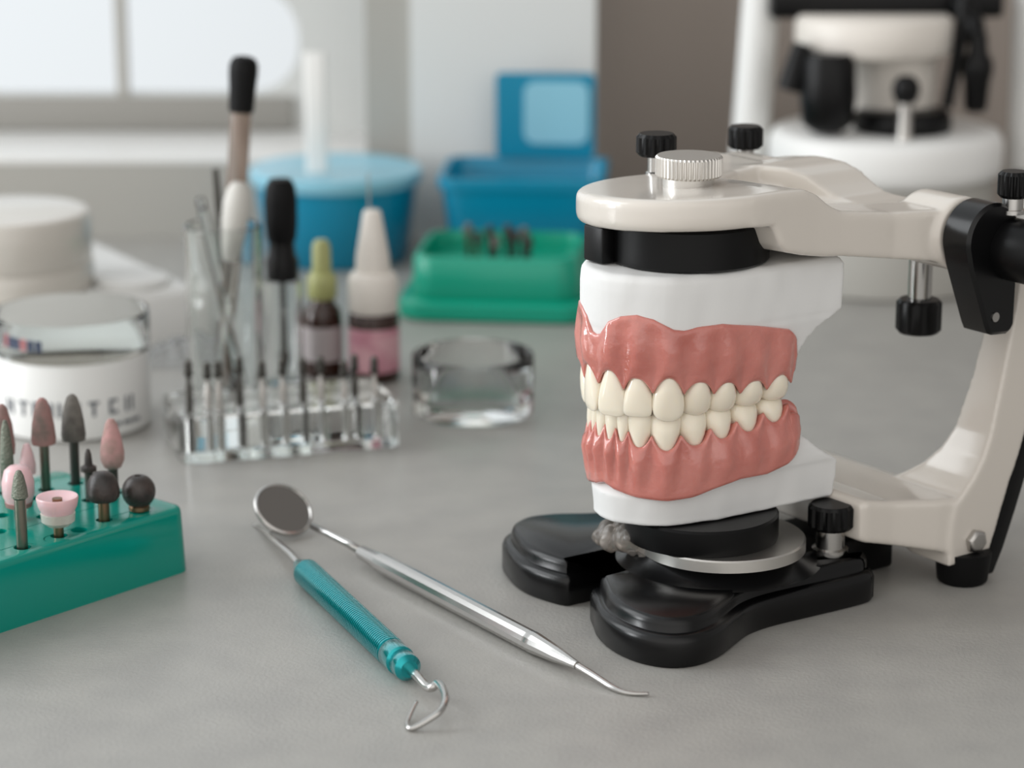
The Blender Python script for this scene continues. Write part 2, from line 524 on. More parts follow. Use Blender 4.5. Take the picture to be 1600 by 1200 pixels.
def denture(upper):
    nm = 'upper' if upper else 'lower'
    t = art_thing('denture', 'pink gummed %s row of ivory denture teeth seated on the %s white plaster cast' % (nm, nm), 'denture')
    gum_sections(upper).build('gum_base', M['gum'], t, sharp=180)
    for i in range(len(U_EDGE if upper else L_EDGE) - 1):
        for side in (1, -1):
            tooth(i, side, upper).build('tooth', M['tooth'], t, sharp=180)
    return t
denture(True)
denture(False)

# ---- plaster casts
def cast(rings, name):
    R = []
    for z, o, bb in rings:
        T = t_of_b(bb)
        rec = 2.6 if 36.5 < z < 60 else 0      # the ridge under the lower front teeth sits further back
        R.append([(*pt(t, o - rec * math.exp(-(t / 2.4) ** 2)), z) for t in np.linspace(-T, T, 81)])
    return MB().loft(R)
def irr(o, amp, sc):
    tx = [(rnd.random() * 6, rnd.random() * 6) for _ in range(3)]
    me = o.data; n = len(me.vertices)
    co = np.empty(n * 3, np.float32); me.vertices.foreach_get('co', co); co = co.reshape(-1, 3)
    nr = np.empty(n * 3, np.float32); me.vertex_normals.foreach_get('vector', nr); nr = nr.reshape(-1, 3)
    p = co * 1000
    d = sum(np.sin(p[:, 0] * sc * (k + 1) + tx[k][0]) * np.sin(p[:, 1] * sc * (k + .7) + p[:, 2] * sc * .9 + tx[k][1]) for k in range(3)) / 3
    me.vertices.foreach_set('co', (co + nr * d[:, None] * amp * MM).astype(np.float32).ravel()); me.update()
uc = art_thing('plaster_cast', 'white plaster upper cast with trimmed rim above the top teeth', 'dental cast')
o = cast([(93.2, -1.4, 60.6), (92.8, -.4, 61.3), (91.6, .5, 61.6), (89, .7, 61.7), (82, .6, 61.6), (79.4, .5, 61.6), (78.6, .3, 61.0), (77.4, .3, 59.2), (75, -.2, 55.8), (72, -.8, 52.6), (68, -1.3, 50), (64, -2.5, 48)], 'cast').build('cast_body', M['plaster'], uc, remesh=.5, smooth=2)
irr(o, .18, .25)
lc = art_thing('plaster_cast', 'white plaster lower cast tapering below the bottom teeth', 'dental cast')
o = cast([(26.6, -3.8, 62.0), (27.0, -3.2, 62.6), (28.5, -3.2, 63), (34.2, -2.6, 63.2), (37.0, -2.3, 63.2), (38.0, -1.9, 62.4), (39.6, -1.8, 60.2), (42, -2, 57.4), (44, -2.6, 55.5), (46, -3.4, 53)], 'cast').build('cast_body', M['plaster'], lc, remesh=.5, smooth=2)
irr(o, .18, .25)

# ---- the articulator
A = art_thing('dental_articulator', 'cream and black metal jaw articulator holding the denture casts', 'articulator')
TILT = lambda p: (p[0], p[1], p[2] - .065 * p[1] * min(1, max(0, (72 - p[0]) / 35)))
uf = MB()
dol = [p for p in circ((29, 0), 29, 96) if p[0] < 44.5]
dol = [(p[0], -29 + (p[0] - 29) * .05) if (p[0] > 29 and p[1] < 0) else p for p in dol]
dol = sorted(dol, key=lambda p: math.atan2(p[1], -(p[0] - 29)))
uf.prism(dol, [(1.4, 103.9), (.4, 104.8), (0, 106), (0, 110.6), (.4, 111.6), (1.4, 112.2)])
uf.loft([[(b, -26.5, 103), (b, yf, 103), (b, yf, zt + (1.2 if b > 50 else 0)), (b, 0, zt - (1.6 if b > 50 else 0)), (b, -26.5, zt - (1.7 if b > 50 else .2))] for b, yf, zt in ((40, 25, 112.2), (44.5, 25, 112), (48.5, 25, 110.8), (53, 25, 109.0), (58, 24, 107.4), (64, 22, 106.2), (70, 20, 105.4))])
def sec_b(secs, mb, ch=.9):    # (b, y0, y1, ztop, zbot)
    mb.loft([[(b, a, zb + ch * .6), (b, a + ch * .6, zb), (b, c, zb), (b, c, zt), (b, a + ch * 1.2, zt), (b, a + ch * .4, zt - ch * .4), (b, a, zt - ch * 1.2)] for b, a, c, zt, zb in secs])
sec_b([(26, -28.9, 10, 112.2, 103.9), (33, -28.8, 8, 112.2, 103.6), (36, -28.6, 6, 112.2, 98.2), (38.5, -28.5, 4, 112.2, 96.2), (44.5, -28.2, 0, 112.1, 95), (48.5, -28, -1, 110.6, 94.5), (52.5, -28, -2, 107.8, 94), (57, -28, -6, 105.7, 93.9), (75, -28.8, -12, 104.2, 91.8), (86, -31, -16, 103.8, 90.3), (96, -33, -18, 103.6, 88.5)], uf)
uf.lathe([(9.4, -33), (10, -32), (10, -17), (9, -15)], (96.5, 0, 96.6), 40, axis=(0, 1, 0))
# far arm, far boss and cross web
sec_b([(30, 4, 26, 112, 104), (45, 8, 28, 111, 98), (60, 16, 37, 110.8, 95), (72, 16, 42, 111, 93), (86, 18, 43, 108, 92)], uf)
uf.lathe([(9, 43), (12, 41), (12, 20), (9, 14)], (80, 0, 98.6), 40, axis=(0, 1, 0))
uf.loft([[(b0, y, 93), (b1, y, 93), (b1, y, zt), (b0, y, zt)] for y, b0, b1, zt in ((-22, 84, 100, 102.5), (-10, 80, 98, 103.2), (-4, 78, 96, 104), (1, 76, 95, 106.5), (5, 74, 94, 109.2), (10, 71, 93, 110.8), (18, 66, 91, 111.3), (28, 63, 88, 110.2), (36, 63, 86, 107))])
uf.loft([[(b, y0, 96), (b, y1, 96), (b, y1, zt), (b, y0, zt)] for b, y0, y1, zt in ((40, -16, 20, 107), (58, -16, 22, 103.2), (80, -18, 24, 103.2), (90, -20, 20, 102.5))])
uf.shear(TILT)
uf.build('upper_frame', M['enamel'], A, remesh=.6, smooth=13)

lf = MB()
sec_b([(64.6, -30.5, 28, 27.2, 17), (66.5, -31.2, 30, 28, 16.2), (75, -32.5, 34, 26.5, 14.2), (88, -36.5, 48, 25.5, 11), (96, -38, 50, 25, 8.6), (107, -38, 48, 21, 7)], lf)
def post(db, sy, mb, secs):
    mb.loft([[(b0 + db, sy * ya, z), (b1 + db, sy * ya, z), (b1 + db, sy * yb, z), (b0 + db, sy * yb, z)] for z, b0, b1, ya, yb in secs])
PS = [(6.5, 91, 106, -38, -23), (14, 91.5, 109, -38, -8), (20, 92, 111, -38, -8.5), (24, 93.5, 112.5, -38, -10), (27, 96.2, 113.5, -38, -14.5), (30, 99.2, 115, -38, -18.2), (35, 102.6, 117, -38, -21.8), (41, 105, 119, -38, -24.2), (55, 108.2, 122, -38, -26.5), (76, 112.7, 126, -38, -28), (90, 114, 129, -38, -28.5)]
post(0, 1, lf, PS)
post(-23, -1, lf, [(z, b0, b1, ya - 13, yb - 11) for z, b0, b1, ya, yb in PS])
lf.build('lower_frame', M['enamel'], A, remesh=.6, smooth=14)

base_ol = [(-1.0, 1.2), (-5.5, -6), (-9.4, -13.2), (-11.8, -23), (-11.2, -32.4), (-7.2, -39.4), (-.4, -42.1), (8.2, -40.6), (17.0, -36.4), (24.5, -33.0), (33, -31.8), (45, -32.3), (57, -33.0), (66, -33), (69, -31.5), (70, -28),
           (71, 0), (69, 34), (66, 40), (54, 42), (42, 43), (33, 46.5), (24, 52), (14, 54), (5, 49), (-1, 37.5), (-3.4, 28), (-3.0, 20), (-.9, 12.6), (3, 11.6), (12, 11.2), (18.5, 10.6), (20.2, 7), (18.6, 3), (11, 2.6), (3, 2)]
bo = spline(base_ol, 4)
MB().prism(bo, [(.6, 0), (0, .8), (0, 6.6), (.5, 7.9), (1.6, 8.5), (2.4, 8.5), (2.5, 8.6), (2.6, 10.4), (3.1, 11.6), (4.2, 12.3)]).build('base', M['black'], A, sharp=50)
MB().lathe([(6.2, 0), (6.9, .8), (7.8, 9)], (100, -34.5, 0), 32).build('rear_foot', M['rubber'], A)
MB().lathe([(6.2, 0), (6.9, .8), (7.8, 9)], (77, 45, 0), 32).build('rear_foot', M['rubber'], A)
MB().box((66, -15, 0), (93, 10, 11)).build('base_tongue', M['blackp'], A, bevel=1.2)
MB().loft([[(b0, -37.6, z), (b1, -37.6, z), (b1, -27, z), (b0, -27, z)] for z, b0, b1 in ((1, 99, 109), (8, 103.5, 112.6), (18, 108, 116.6), (37, 115.4, 123.6), (76, 124, 132.5))]).build('rear_strip', M['blackp'], A, bevel=.6)
MB().lathe([(28, 11.9), (26, 12.6), (23.4, 14.2), (21.8, 16.2)], (35, -7, 0), 64).build('base_boss', M['black'], A)
MB().lathe([(22, 16.2), (22, 16.3), (22, 19), (21.6, 19.4)], (34, -10.5, 0), 72).build('lower_mounting_plate', M['alu'], A)
MB().lathe([(20.2, 19.4), (20.4, 20), (20.4, 25.8), (19.8, 26.4)], (30, -6.5, 0), 64).build('lower_mounting_ring', M['blackp'], A)
MB().lathe([(20.6, 93.4), (21.2, 94), (21.2, 103.4), (20.6, 104.2)], (29, 0, 0), 64).build('upper_mounting_ring', M['blackp'], A)
MB().box((4.5, 4.5, 93.5), (10.5, 12.5, 103)).build('ring_tab', M['blackp'], A, bevel=.7)
kn = knurl(MB(), (29, 0, 0), 8.7, 114.6, 120.0, 46, .4, .5).build('centre_knob', M['alu'], A, sharp=25)
MB().lathe([(6.7, 111.5), (6.7, 114.8)], (29, 0, 0), 40).build('knob_collar', M['alu'], kn)
def knob(name, c, r, z0, z1, zs, rs, teeth=14):
    k = knurl(MB(), (c[0], c[1], 0), r, z0, z1, teeth, .5, .9).build(name, M['blackp'], A, sharp=30)
    MB().lathe([(rs * 1.25, zs), (rs * 1.25, zs + (z0 - zs) * .25), (rs, zs + (z0 - zs) * .3), (rs, z0 + .2)] if z0 > zs else [(rs, z1 - .2), (rs, zs)], (c[0], c[1], 0), 24).build('knob_shaft', M['steel'], k)
    return k
knob('thumb_screw', (61.5, -22.6), 6.2, 19.4, 26.2, 12.0, 3.9)
knob('thumb_screw', (38.5, 25), 5.4, 115.5, 121.5, 109.5, 2.2)
knob('thumb_screw', (84, 41), 4.9, 110.8, 117.2, 104, 2.4)
knob('thumb_screw', (103.8, -42.6), 4.2, 107.2, 114.2, 103.0, 2.7, 16)
knob('thumb_screw', (114, 0), 6.4, 61.2, 70.8, 92, 3.3, 10)
# hinge clamp
def clamp(name, db, y0, y1, sy=1):
    oln = [(97 + db + 9.9 * math.cos(math.radians(a)), 96.6 + 9.9 * math.sin(math.radians(a))) for a in range(-20, 196, 8)]
    oln += [(88.6 + db, 90), (95.3 + db, 73.6), (96.4 + db, 71.6), (98 + db, 71), (103.5 + db, 70.6), (105 + db, 71.4), (106 + db, 73)]
    d = (y1 - y0)
    rings = []
    for k, y in ((.9, y0), (0, y0 + .9 * (1 if d > 0 else -1)), (0, y1 - .9 * (1 if d > 0 else -1)), (.9, y1)):
        rings.append([(p[0], y, p[1]) for p in inset(oln, k)])
    return MB().loft(rings).build(name, M['black'], A, sharp=40)
c1 = clamp('hinge_clamp', 0, -33.4, -43.5)
MB().lathe([(7.6, -57), (8.3, -56), (8.3, -43)], (103.5, 0, 93.6), 40, axis=(0, 1, 0)).build('hinge_cap', M['blackp'], c1)
MB().lathe([(1.3, -.3), (1.3, .35)], (98.3, -43.5, 76), 16, axis=(0, -1, 0)).build('pin', M['satin'], c1)
c2 = clamp('hinge_clamp', -18, 42.5, 51)
MB().lathe([(3.1, -.5), (3.5, .4), (3.4, 1.6), (2.6, 2.2)], (100.3, -38, 12.3), 6, axis=(0, -1, 0)).build('bolt', M['satin'], A, bevel=.3)
# hanging screw bracket
MB().box((95, -6, 88), (118, 6, 96)).build('screw_bracket', M['satin'], A, bevel=1)
# wax remains between ring and plate
wx = MB()
for k in range(16):
    a = k / 15
    c = (14.0 - 1 + rnd.uniform(-3, 3) + 3 * a, 13 - 17 * a + rnd.uniform(-1.5, 1.5), 17.5 + rnd.uniform(-1.5, 3))
    r = rnd.uniform(2.2, 3.6)
    wx.lathe([(r * math.sin(math.pi * j / 8) + .01, -r * math.cos(math.pi * j / 8)) for j in range(9)], c, 12)
irr(wx.build('wax_remains', M['wax'], A, remesh=.4, smooth=10), .3, .8)

# ================================================================ hand tools on the worktop
def lathe_along(mb, p0, p1, prof, n=28):
    d = Vector(p1) - Vector(p0)
    mb.lathe([(r, u * d.length) for u, r in prof], p0, n, axis=d)
    return mb
TEAL = thing('dental_probe', 'teal ribbed dental probe with curved hook end lying left of the mirror', 'dental tool')
def Gp(x, y, z=0.0):     # drawing-board point on the worktop plane, mm
    F = 4000.0
    u = (x - 800) / F; v = (600 - y) / F
    dy = math.cos(PITCH) + v * math.sin(PITCH); dz = -math.sin(PITCH) + v * math.cos(PITCH)
    t = (z - 231.0) / dz
    return (u * t, dy * t, z)
pa, pb = Gp(466, 882, 3.9), Gp(640, 1046, 3.9)
prof = [(0, 1.5), (.015, 1.9), (.05, 2.9), (.08, 3.6), (.084, 3.75)]
nr = 64
for k in range(nr):
    u = .085 + .77 * k / nr
    prof += [(u, 3.8), (u + .77 / nr * .55, 3.8), (u + .77 / nr * .6, 3.5), (u + .77 / nr * .95, 3.5)]
prof += [(.86, 3.8), (.925, 3.75), (.93, 3.2), (.94, 3.2), (.945, 3.5), (.985, 3.4), (1.0, 2.2)]
lathe_along(MB(), pa, pb, prof, 32).build('handle', M['teal_metal'], TEAL, sharp=40)
tp = [Gp(474, 891, 3.4), Gp(455, 868, 3.3), Gp(430, 845, 2.6), Gp(412, 829, 1.6), Gp(404, 823, .9), Gp(396, 820, .5)]
MB().tube(spline(tp, 5, False), [1.35 - .95 * i / 25 for i in range(26)]).build('straight_tip', M['steel'], TEAL, sharp=180)
hp = [Gp(638, 1043, 3.4), Gp(655, 1060, 3.2), Gp(667, 1073, 2.8), Gp(676, 1074, 3.4), Gp(684, 1067, 4.4), Gp(693, 1078, 5.2), Gp(696, 1093, 5.2), Gp(688, 1111, 4.2), Gp(668, 1126, 2.4), Gp(645, 1138, .8), Gp(637, 1135, .7), Gp(638, 1124, 1.0), Gp(645, 1108, 1.8), Gp(651, 1097, 2.4)]
MB().tube(spline(hp, 6, False), [1.25 - .8 * i / 78 for i in range(79)]).build('hook_tip', M['steel'], TEAL, sharp=180)

MIR = thing('dental_mirror', 'steel dental mirror with round head and slim probe end lying beside the black base', 'dental mirror')
ma, mb_ = Gp(563, 862, 3.6), Gp(902, 1040, 2.9)
prof = [(0, 1.25), (.005, 1.9), (.095, 2.35), (.1, 2.35), (.105, 2.75), (.35, 2.85), (.80, 2.85), (.81, 2.8), (.815, 2.9), (.83, 2.85), (.92, 2.1), (.985, 1.2), (1.0, 1.1)]
lathe_along(MB(), ma, mb_, prof, 14).build('handle', M['steel'], MIR, sharp=20)
nk = [Gp(568, 864, 3.6), Gp(545, 850, 5.0), Gp(515, 835, 6.0), Gp(488, 822, 6.6)]
MB().tube(nk, [1.2, 1.15, 1.05, .95]).build('neck', M['steel'], MIR, sharp=180)
tpp = [Gp(896, 1037, 2.9), Gp(925, 1054, 2.0), Gp(955, 1073, 1.0), Gp(972, 1081, .6), Gp(990, 1084, .6), Gp(1014, 1084, .7)]
MB().tube(spline(tpp, 5, False), [1.0 - .6 * i / 25 for i in range(26)]).build('probe_tip', M['steel'], MIR, sharp=180)
hc = Gp(442, 797, 7.2)
nn = Vector((.43, -.50, .75)).normalized()
hd = MB().lathe([(6.5, -1.6), (8.3, -1.2), (9.0, -.3), (9.1, .4), (8.8, .9), (8.3, 1.05), (8.1, .8), (8.0, .55)], hc, 48, axis=nn).build('mirror_head', M['steel'], MIR, sharp=50)
MB().lathe([(8.05, .5), (8.0, .62)], hc, 48, axis=nn).build('mirror_glass', M['mirror'], hd)

# ================================================================ teal bur block
BC = Vector((-88.5, 673)); E1 = Vector((-.653, -.757)); E2 = Vector((-.757, .653))
ang = math.atan2(E1.y, E1.x)
BLK = thing('bur_block', 'teal plastic block full of grinding burs at the near left edge', 'bur holder', (BC.x, BC.y, 0), ang)
# local x along the near face, local y = towards the camera side (negative = into the block)
def blk_local(x, y):
    d = Vector((x, y)) - BC
    return d.dot(E1), d.dot(Vector((-E1.y, E1.x)))
sgn = 1 if blk_local(*(BC + E2 * 10))[1] > 0 else -1
ZB = 18.6
ol = rrect(0, min(0, sgn * 56), 118, max(0, sgn * 56), 4.5, 6)
bb = MB().prism(ol, [(0, 0), (0, .6), (.8, 16.6), (1.0, 17.7), (1.5, 18.35), (2.3, ZB)]).build('block', M['teal'], BLK, sharp=60)
holes = [(-101.9, 668.2), (-110.3, 660.2), (-120.2, 646.4), (-128.1, 636.7), (-115.6, 651.3), (-130.9, 687.8), (-123.6, 693.9), (-111.4, 684.7), (-141.5, 684.7), (-135.7, 672.8), (-131.7, 679.9), (-122, 672), (-127, 663), (-137, 650), (-117, 678), (-139, 664)]
cut = MB()
for h in holes:
    x, y = blk_local(*h)
    cut.lathe([(2.3, 6), (2.3, 25)], (x, y, 0), 20)
for k, (x0, x1) in enumerate(((9, 26), (29.5, 46), (49.5, 66))):
    ro = rrect(x0, min(sgn * 8.5, sgn * 4), x1, max(sgn * 19, sgn * 19), 3.5, 5)
    a = inset(ro, 0); b = inset(ro, .35)
    ng = len(a)
    cut.add([(p[0], p[1], z) for q, z in ((a, ZB - .35), (a, ZB + 3), (b, ZB + 3), (b, ZB - .35)) for p in q],
            [(r * ng + i, r * ng + (i + 1) % ng, ((r + 1) % 4) * ng + (i + 1) % ng, ((r + 1) % 4) * ng + i) for r in range(4) for i in range(ng)])
co = cut.build('cutter', M['hole'], BLK)
md = bb.modifiers.new('x', 'BOOLEAN'); md.operation = 'DIFFERENCE'; md.object = co; md.solver = 'EXACT'; md.use_self = True; md.use_hole_tolerant = True
bake(bb, M['teal']); shade(bb.data, 40)
cm = co.data; bpy.data.objects.remove(co); bpy.data.meshes.remove(cm)

def bur(pos, label, shank_r, shank_top, head_prof, hm, extra=None, sm='bur_steel', tilt=(0, 0), z0=6.0):
    t = thing('grinding_bur', label, 'bur', (pos[0], pos[1], z0), 0, 'burs in the teal block')
    t.rotation_euler = (tilt[0], tilt[1], 0)
    dz = ZB - z0
    MB().lathe([(shank_r * .9, 0), (shank_r, .3), (shank_r, dz + shank_top)], (0, 0, 0), 20).build('shank', M[sm], t)
    MB().lathe([(max(r, .02), z + dz) for r, z in head_prof], (0, 0, 0), 32).build('head', M[hm], t, sharp=45)
    if extra: MB().lathe([(r, z + dz) for r, z in extra[0]], (0, 0, 0), 28).build(extra[2], M[extra[1]], t)
    return t
sph = [(4.6 * math.sin(math.radians(a)), 5.6 - 4.6 * math.cos(math.radians(a)) * 1.03) for a in range(28, 164, 8)]
bur((-101.9, 668.2), 'dark round ball bur at the right corner of the teal block', 2.2, 1, sph + [(1.1, 10.0), (.9, 9.3), (.1, 9.2)], 'stone_dark', ([(2.6, .1), (2.9, .5), (2.9, 1.5), (2.5, 1.9)], 'brass', 'collar'))
bur((-110.3, 660.2), 'dark grey mushroom shaped bur next to the ball bur', 1.55, 6.5, [(1.6, 5.4), (3.7, 5.6), (4.4, 6.6), (4.5, 8.2), (4.1, 10.6), (3.3, 12.3), (2.0, 13.3), (.9, 13.6), (.1, 13.6)], 'stone_dark', sm='brass')
bur((-120.2, 646.4), 'pink cup shaped polisher with pale hub in the front row', 1.35, 10.4, [(2.4, 6.2), (4.3, 6.6), (5.2, 8.4), (5.6, 10.6), (5.4, 11.0), (4.9, 10.9), (2.0, 9.4), (.1, 9.2)], 'silicone', ([(3.0, 3.0), (4.4, 4.2), (4.6, 6.4), (3.4, 7)], 'pale_sil', 'hub'), sm='brass')
bur((-128.1, 636.7), 'slim gritty cone bur on a tall steel shank, nearest the camera', 1.5, 13.5, [(1.55, 13.2), (2.2, 13.8), (1.9, 16.5), (1.3, 19.5), (.7, 20.8), (.1, 21.1)], 'diamond')
bur((-130.9, 687.8), 'tall rose bullet shaped stone, left of the grey bullet', 1.4, 14.5, [(1.4, 13.2), (3.3, 13.5), (3.5, 15), (3.1, 19), (2.4, 23), (1.5, 25.8), (.7, 26.6), (.1, 26.8)], 'stone_rose')
bur((-123.6, 693.9), 'tall grey bullet shaped stone behind the mushroom bur', 1.4, 13.5, [(1.4, 12.6), (3.3, 12.9), (3.5, 14.4), (3.1, 18.5), (2.4, 22.5), (1.5, 25.2), (.7, 26.0), (.1, 26.2)], 'stone_grey', sm='dark_steel')
bur((-111.4, 684.7), 'pale pink flame shaped stone behind the ball bur', 1.4, 7.5, [(1.3, 7.0), (2.4, 7.6), (3.3, 9.6), (3.4, 12), (2.7, 16), (1.7, 20), (.9, 21.4), (.1, 21.6)], 'stone_pink', sm='dark_steel')
bur((-117, 678), 'small dark pointed bur peeping over the mushroom bur', 1.2, 9, [(1.2, 8), (2.2, 8.4), (2.2, 9.6), (1.2, 10.2), (.9, 13.4), (.5, 14.6), (.1, 14.8)], 'stone_dark', sm='dark_steel')
bur((-141.5, 684.7), 'rose pointed stone at the far left edge of the picture', 1.4, 12, [(1.4, 11), (3.0, 11.4), (3.2, 14), (2.6, 20), (1.4, 24.5), (.6, 25.6), (.1, 25.8)], 'stone_rose')
bur((-138.2, 671.8), 'long thin green grey diamond bur beside the rose pointed stone', 1.2, 10, [(1.2, 9), (1.9, 10), (1.8, 16), (1.2, 22), (.5, 24.6), (.1, 24.8)], 'diamond')
bur((-135.0, 684), 'little pink tipped polisher between the tall stones on the left', 1.2, 6, [(1.2, 5.5), (2.2, 6), (2.3, 8.6), (1.6, 12), (.8, 14.4), (.1, 14.7)], 'silicone')
bur((-133.2, 660.5), 'barrel shaped pink polisher just behind the gritty cone bur', 1.4, 6, [(1.4, 4.2), (3.4, 4.8), (4.3, 7), (4.4, 10.5), (3.6, 13.8), (2.2, 15), (.1, 15.2)], 'silicone', ([(3.5, 3.8), (3.8, 5.0), (2.2, 5.3)], 'stone_rose', 'hub'))

# ================================================================ clear acrylic stand with burs
P0 = Vector((-104, 773.5)); P1 = Vector((-36, 794.5))
ux = (P1 - P0).normalized(); L = (P1 - P0).length
aang = math.atan2(ux.y, ux.x)
ST = thing('acrylic_bur_stand', 'clear acrylic block stand holding a row of thin steel burs', 'bur holder', (P0.x, P0.y, .15), aang)
sol = rrect(0, 0, L, 34, 2.2, 5)
stb = MB().prism(sol, [(.5, 0), (0, .6), (0, 14.2), (.8, 15)]).build('block', M['acrylic'], ST, sharp=50)
BX = [254, 289, 306, 346, 384, 423, 457, 492, 531, 554, 587]
cut = MB(); spots = []
for i, px in enumerate(BX):
    s = (px - 240) / (626 - 240)
    ly = 9 + 3 * (i % 2)
    lx = 1.5 + s * (L - 1) + ly * .05
    spots.append((lx, ly))
    cut.lathe([(1.55, 3), (1.55, 20)], (lx, ly, 0), 14)
co = cut.build('cutter', M['hole'], ST)
md = stb.modifiers.new('x', 'BOOLEAN'); md.operation = 'DIFFERENCE'; md.object = co; md.solver = 'EXACT'; md.use_self = True; md.use_hole_tolerant = True
bake(stb, M['acrylic']); shade(stb.data, 40)
cm = co.data; bpy.data.objects.remove(co); bpy.data.meshes.remove(cm)
ORD = ['first', 'second', 'third', 'fourth', 'fifth', 'sixth', 'seventh', 'eighth', 'ninth', 'tenth', 'eleventh']
HT = [32, 30, 31, 31, 30, 29.5, 30, 29, 28, 29, 28.5]
for i, (lx, ly) in enumerate(spots):
    w = P0 + ux * lx + Vector((-ux.y, ux.x)) * ly
    t = thing('lab_bur', 'thin steel bur standing in the clear acrylic stand, %s from its left end' % ORD[i], 'bur', (w.x, w.y, 3.2), 0, 'steel burs in the clear stand')
    h = HT[i] - 3.2
    MB().lathe([(1.15, 0), (1.2, .4), (1.2, h - 9), (.8, h - 8), (.75, h - 5.5)], (0, 0, 0), 14).build('shank', M['satin' if i % 3 else 'dark_steel'], t)
    MB().lathe([(.75, h - 5.8), (1.35, h - 5.2), (1.45, h - 3.5), (1.0, h - 3), (1.3, h - 2.4), (1.2, h - .8), (.6, h)], (0, 0, 0), 14).build('head', M['dark_steel'], t)

# ================================================================ glassware, droppers, bottles
def hollow(mb, r, h, wall, base, c=(0, 0, 0), lip=.3, n=64, r0=None):
    r0 = r if r0 is None else r0
    mb.lathe([(r0 - .6, 0), (r0, .6), (r, h - lip), (r - wall * .5, h), (r - wall, h - lip), (r0 - wall, base + .8), (r0 - wall - .8, base), (.02, base)], c, n)
    return mb
GT = (-98.0, 851)
tag(hollow(MB(), 13.2, 62, 1.7, 3, lip=.5).build('glass_beaker', M['glass'], sharp=50), 'tall clear glass beaker holding the droppers behind the acrylic stand', 'beaker')
bpy.data.objects['glass_beaker'].location = (GT[0] * MM, GT[1] * MM, .15 * MM)

def stick_thing(name, label, cat, p0, p1):
    t = thing(name, label, cat, p0)
    d = (Vector(p1) - Vector(p0))
    t.rotation_mode = 'QUATERNION'
    t.rotation_quaternion = Vector((0, 0, 1)).rotation_difference(d.normalized())
    return t, d.length
t, h = stick_thing('glass_dropper', 'tall glass pipette with a black rubber bulb rising from the glass beaker', 'pipette', (GT[0] - 1, GT[1] + 1, 3.6), (GT[0] + 8.2, GT[1] + 7.5, 118))
MB().lathe([(.8, 0), (1.2, 14), (3.4, 50), (3.6, h - 46), (3.6, h - 17)], n=24).build('glass_tube', M['brownglass'], t)
MB().lathe([(3.7, h - 19), (4.3, h - 18.4), (4.5, h - 12), (5.0, h - 5.5), (4.9, h - 2.8), (3.8, h - .7), (2.0, h), (.1, h)], n=28).build('rubber_bulb', M['rubber'], t)
t, h = stick_thing('glass_dropper', 'short pipette with a white rubber bulb in the glass beaker', 'pipette', (GT[0] - 4, GT[1] - 4.5, 3.6), (GT[0] + 6.4, GT[1] - 2, 77))
MB().lathe([(.7, 0), (1.1, 14), (2.2, 34), (2.3, h - 24)], n=24).build('glass_tube', M['glass'], t)
MB().lathe([(2.5, h - 27), (3.4, h - 24), (4.6, h - 14), (4.7, h - 8), (3.8, h - 3), (2.2, h - .4), (.1, h)], n=28).build('rubber_bulb', M['pale_rubber'], t)
t, h = stick_thing('wax_spatula', 'thin dark metal rod leaning in the left of the glass beaker', 'dental tool', (GT[0] + 2, GT[1] + 2.5, 3.8), (GT[0] - 2.5, GT[1] + 6, 80))
MB().lathe([(.9, 0), (1.1, 1), (1.3, h - 10), (1.1, h)], n=14).build('rod', M['dark_steel'], t)
t, h = stick_thing('glass_rod', 'clear glass rod leaning to the left inside the glass beaker', 'lab rod', (GT[0] + 6, GT[1] - 2, 3.8), (GT[0] - 7, GT[1] - 3, 72))
MB().lathe([(1.2, 0), (1.7, 1), (1.7, h - 1), (1.0, h)], n=16).build('rod', M['glass'], t)

# clear dropper bottle with black bulb
DB = thing('dropper_bottle', 'clear glass dropper bottle with a large black rubber bulb', 'bottle', (-80.0, 872, .15))
hollow(MB(), 6.9, 38, 1.0, 2.5).build('glass_body', M['glass'], DB, sharp=50)
MB().lathe([(4.2, 38), (5.6, 38.2), (5.8, 45), (4.8, 47), (4.4, 52)], n=32).build('collar', M['blackp'], DB)
MB().lathe([(4.3, 51), (5.2, 53), (5.7, 58), (5.8, 66), (5.2, 71), (3.8, 73.5), (.1, 74)], n=32).build('rubber_bulb', M['rubber'], DB)
MB().lathe([(.6, 3), (1.5, 8), (2.2, 11), (1.3, 13), (1.1, 39)], n=16).build('pipette', M['dark_steel'], DB)

AB = thing('dropper_bottle', 'amber bottle with a tall white nozzle cap and a pink label', 'bottle', (-49.0, 882, 0))
MB().lathe([(8.0, 0), (9.0, .8), (9.0, 22.5), (8.4, 24.5), (7, 26)], n=40).build('amber_body', M['amber'], AB)
MB().lathe([(9.12, 4), (9.12, 19.5)], n=40, cap0=False, cap1=False).build('label', M['pinklabel'], AB)
MB().lathe([(8.2, 24.5), (8.8, 25.2), (8.9, 36), (7.9, 38.5), (6.2, 39.2), (6.0, 44), (3.2, 60.2), (2.6, 61), (.1, 61.2)], n=40).build('nozzle_cap', M['warmwhite'], AB, sharp=50)
MB().tube([(-1, 0, 60.8), (-1.2, .2, 74)], [.45, .3], 8).build('needle', M['satin'], AB)
SB = thing('dropper_bottle', 'small amber bottle with an olive green pointed cap', 'bottle', (-67.5, 888, 0))
MB().lathe([(6.2, 0), (7.0, .8), (7.0, 21), (6.4, 24), (4.4, 26.5), (4.2, 29)], n=36).build('amber_body', M['amber'], SB)
MB().lathe([(7.12, 6), (7.12, 18.5)], n=36, cap0=False, cap1=False).build('label', M['greylabel'], SB)
MB().lathe([(4.7, 28), (5.2, 28.6), (5.3, 35), (4.4, 37), (3.4, 37.6), (3.2, 47), (2.2, 49), (.1, 49.2)], n=32).build('dropper_cap', M['olive'], SB, sharp=50)

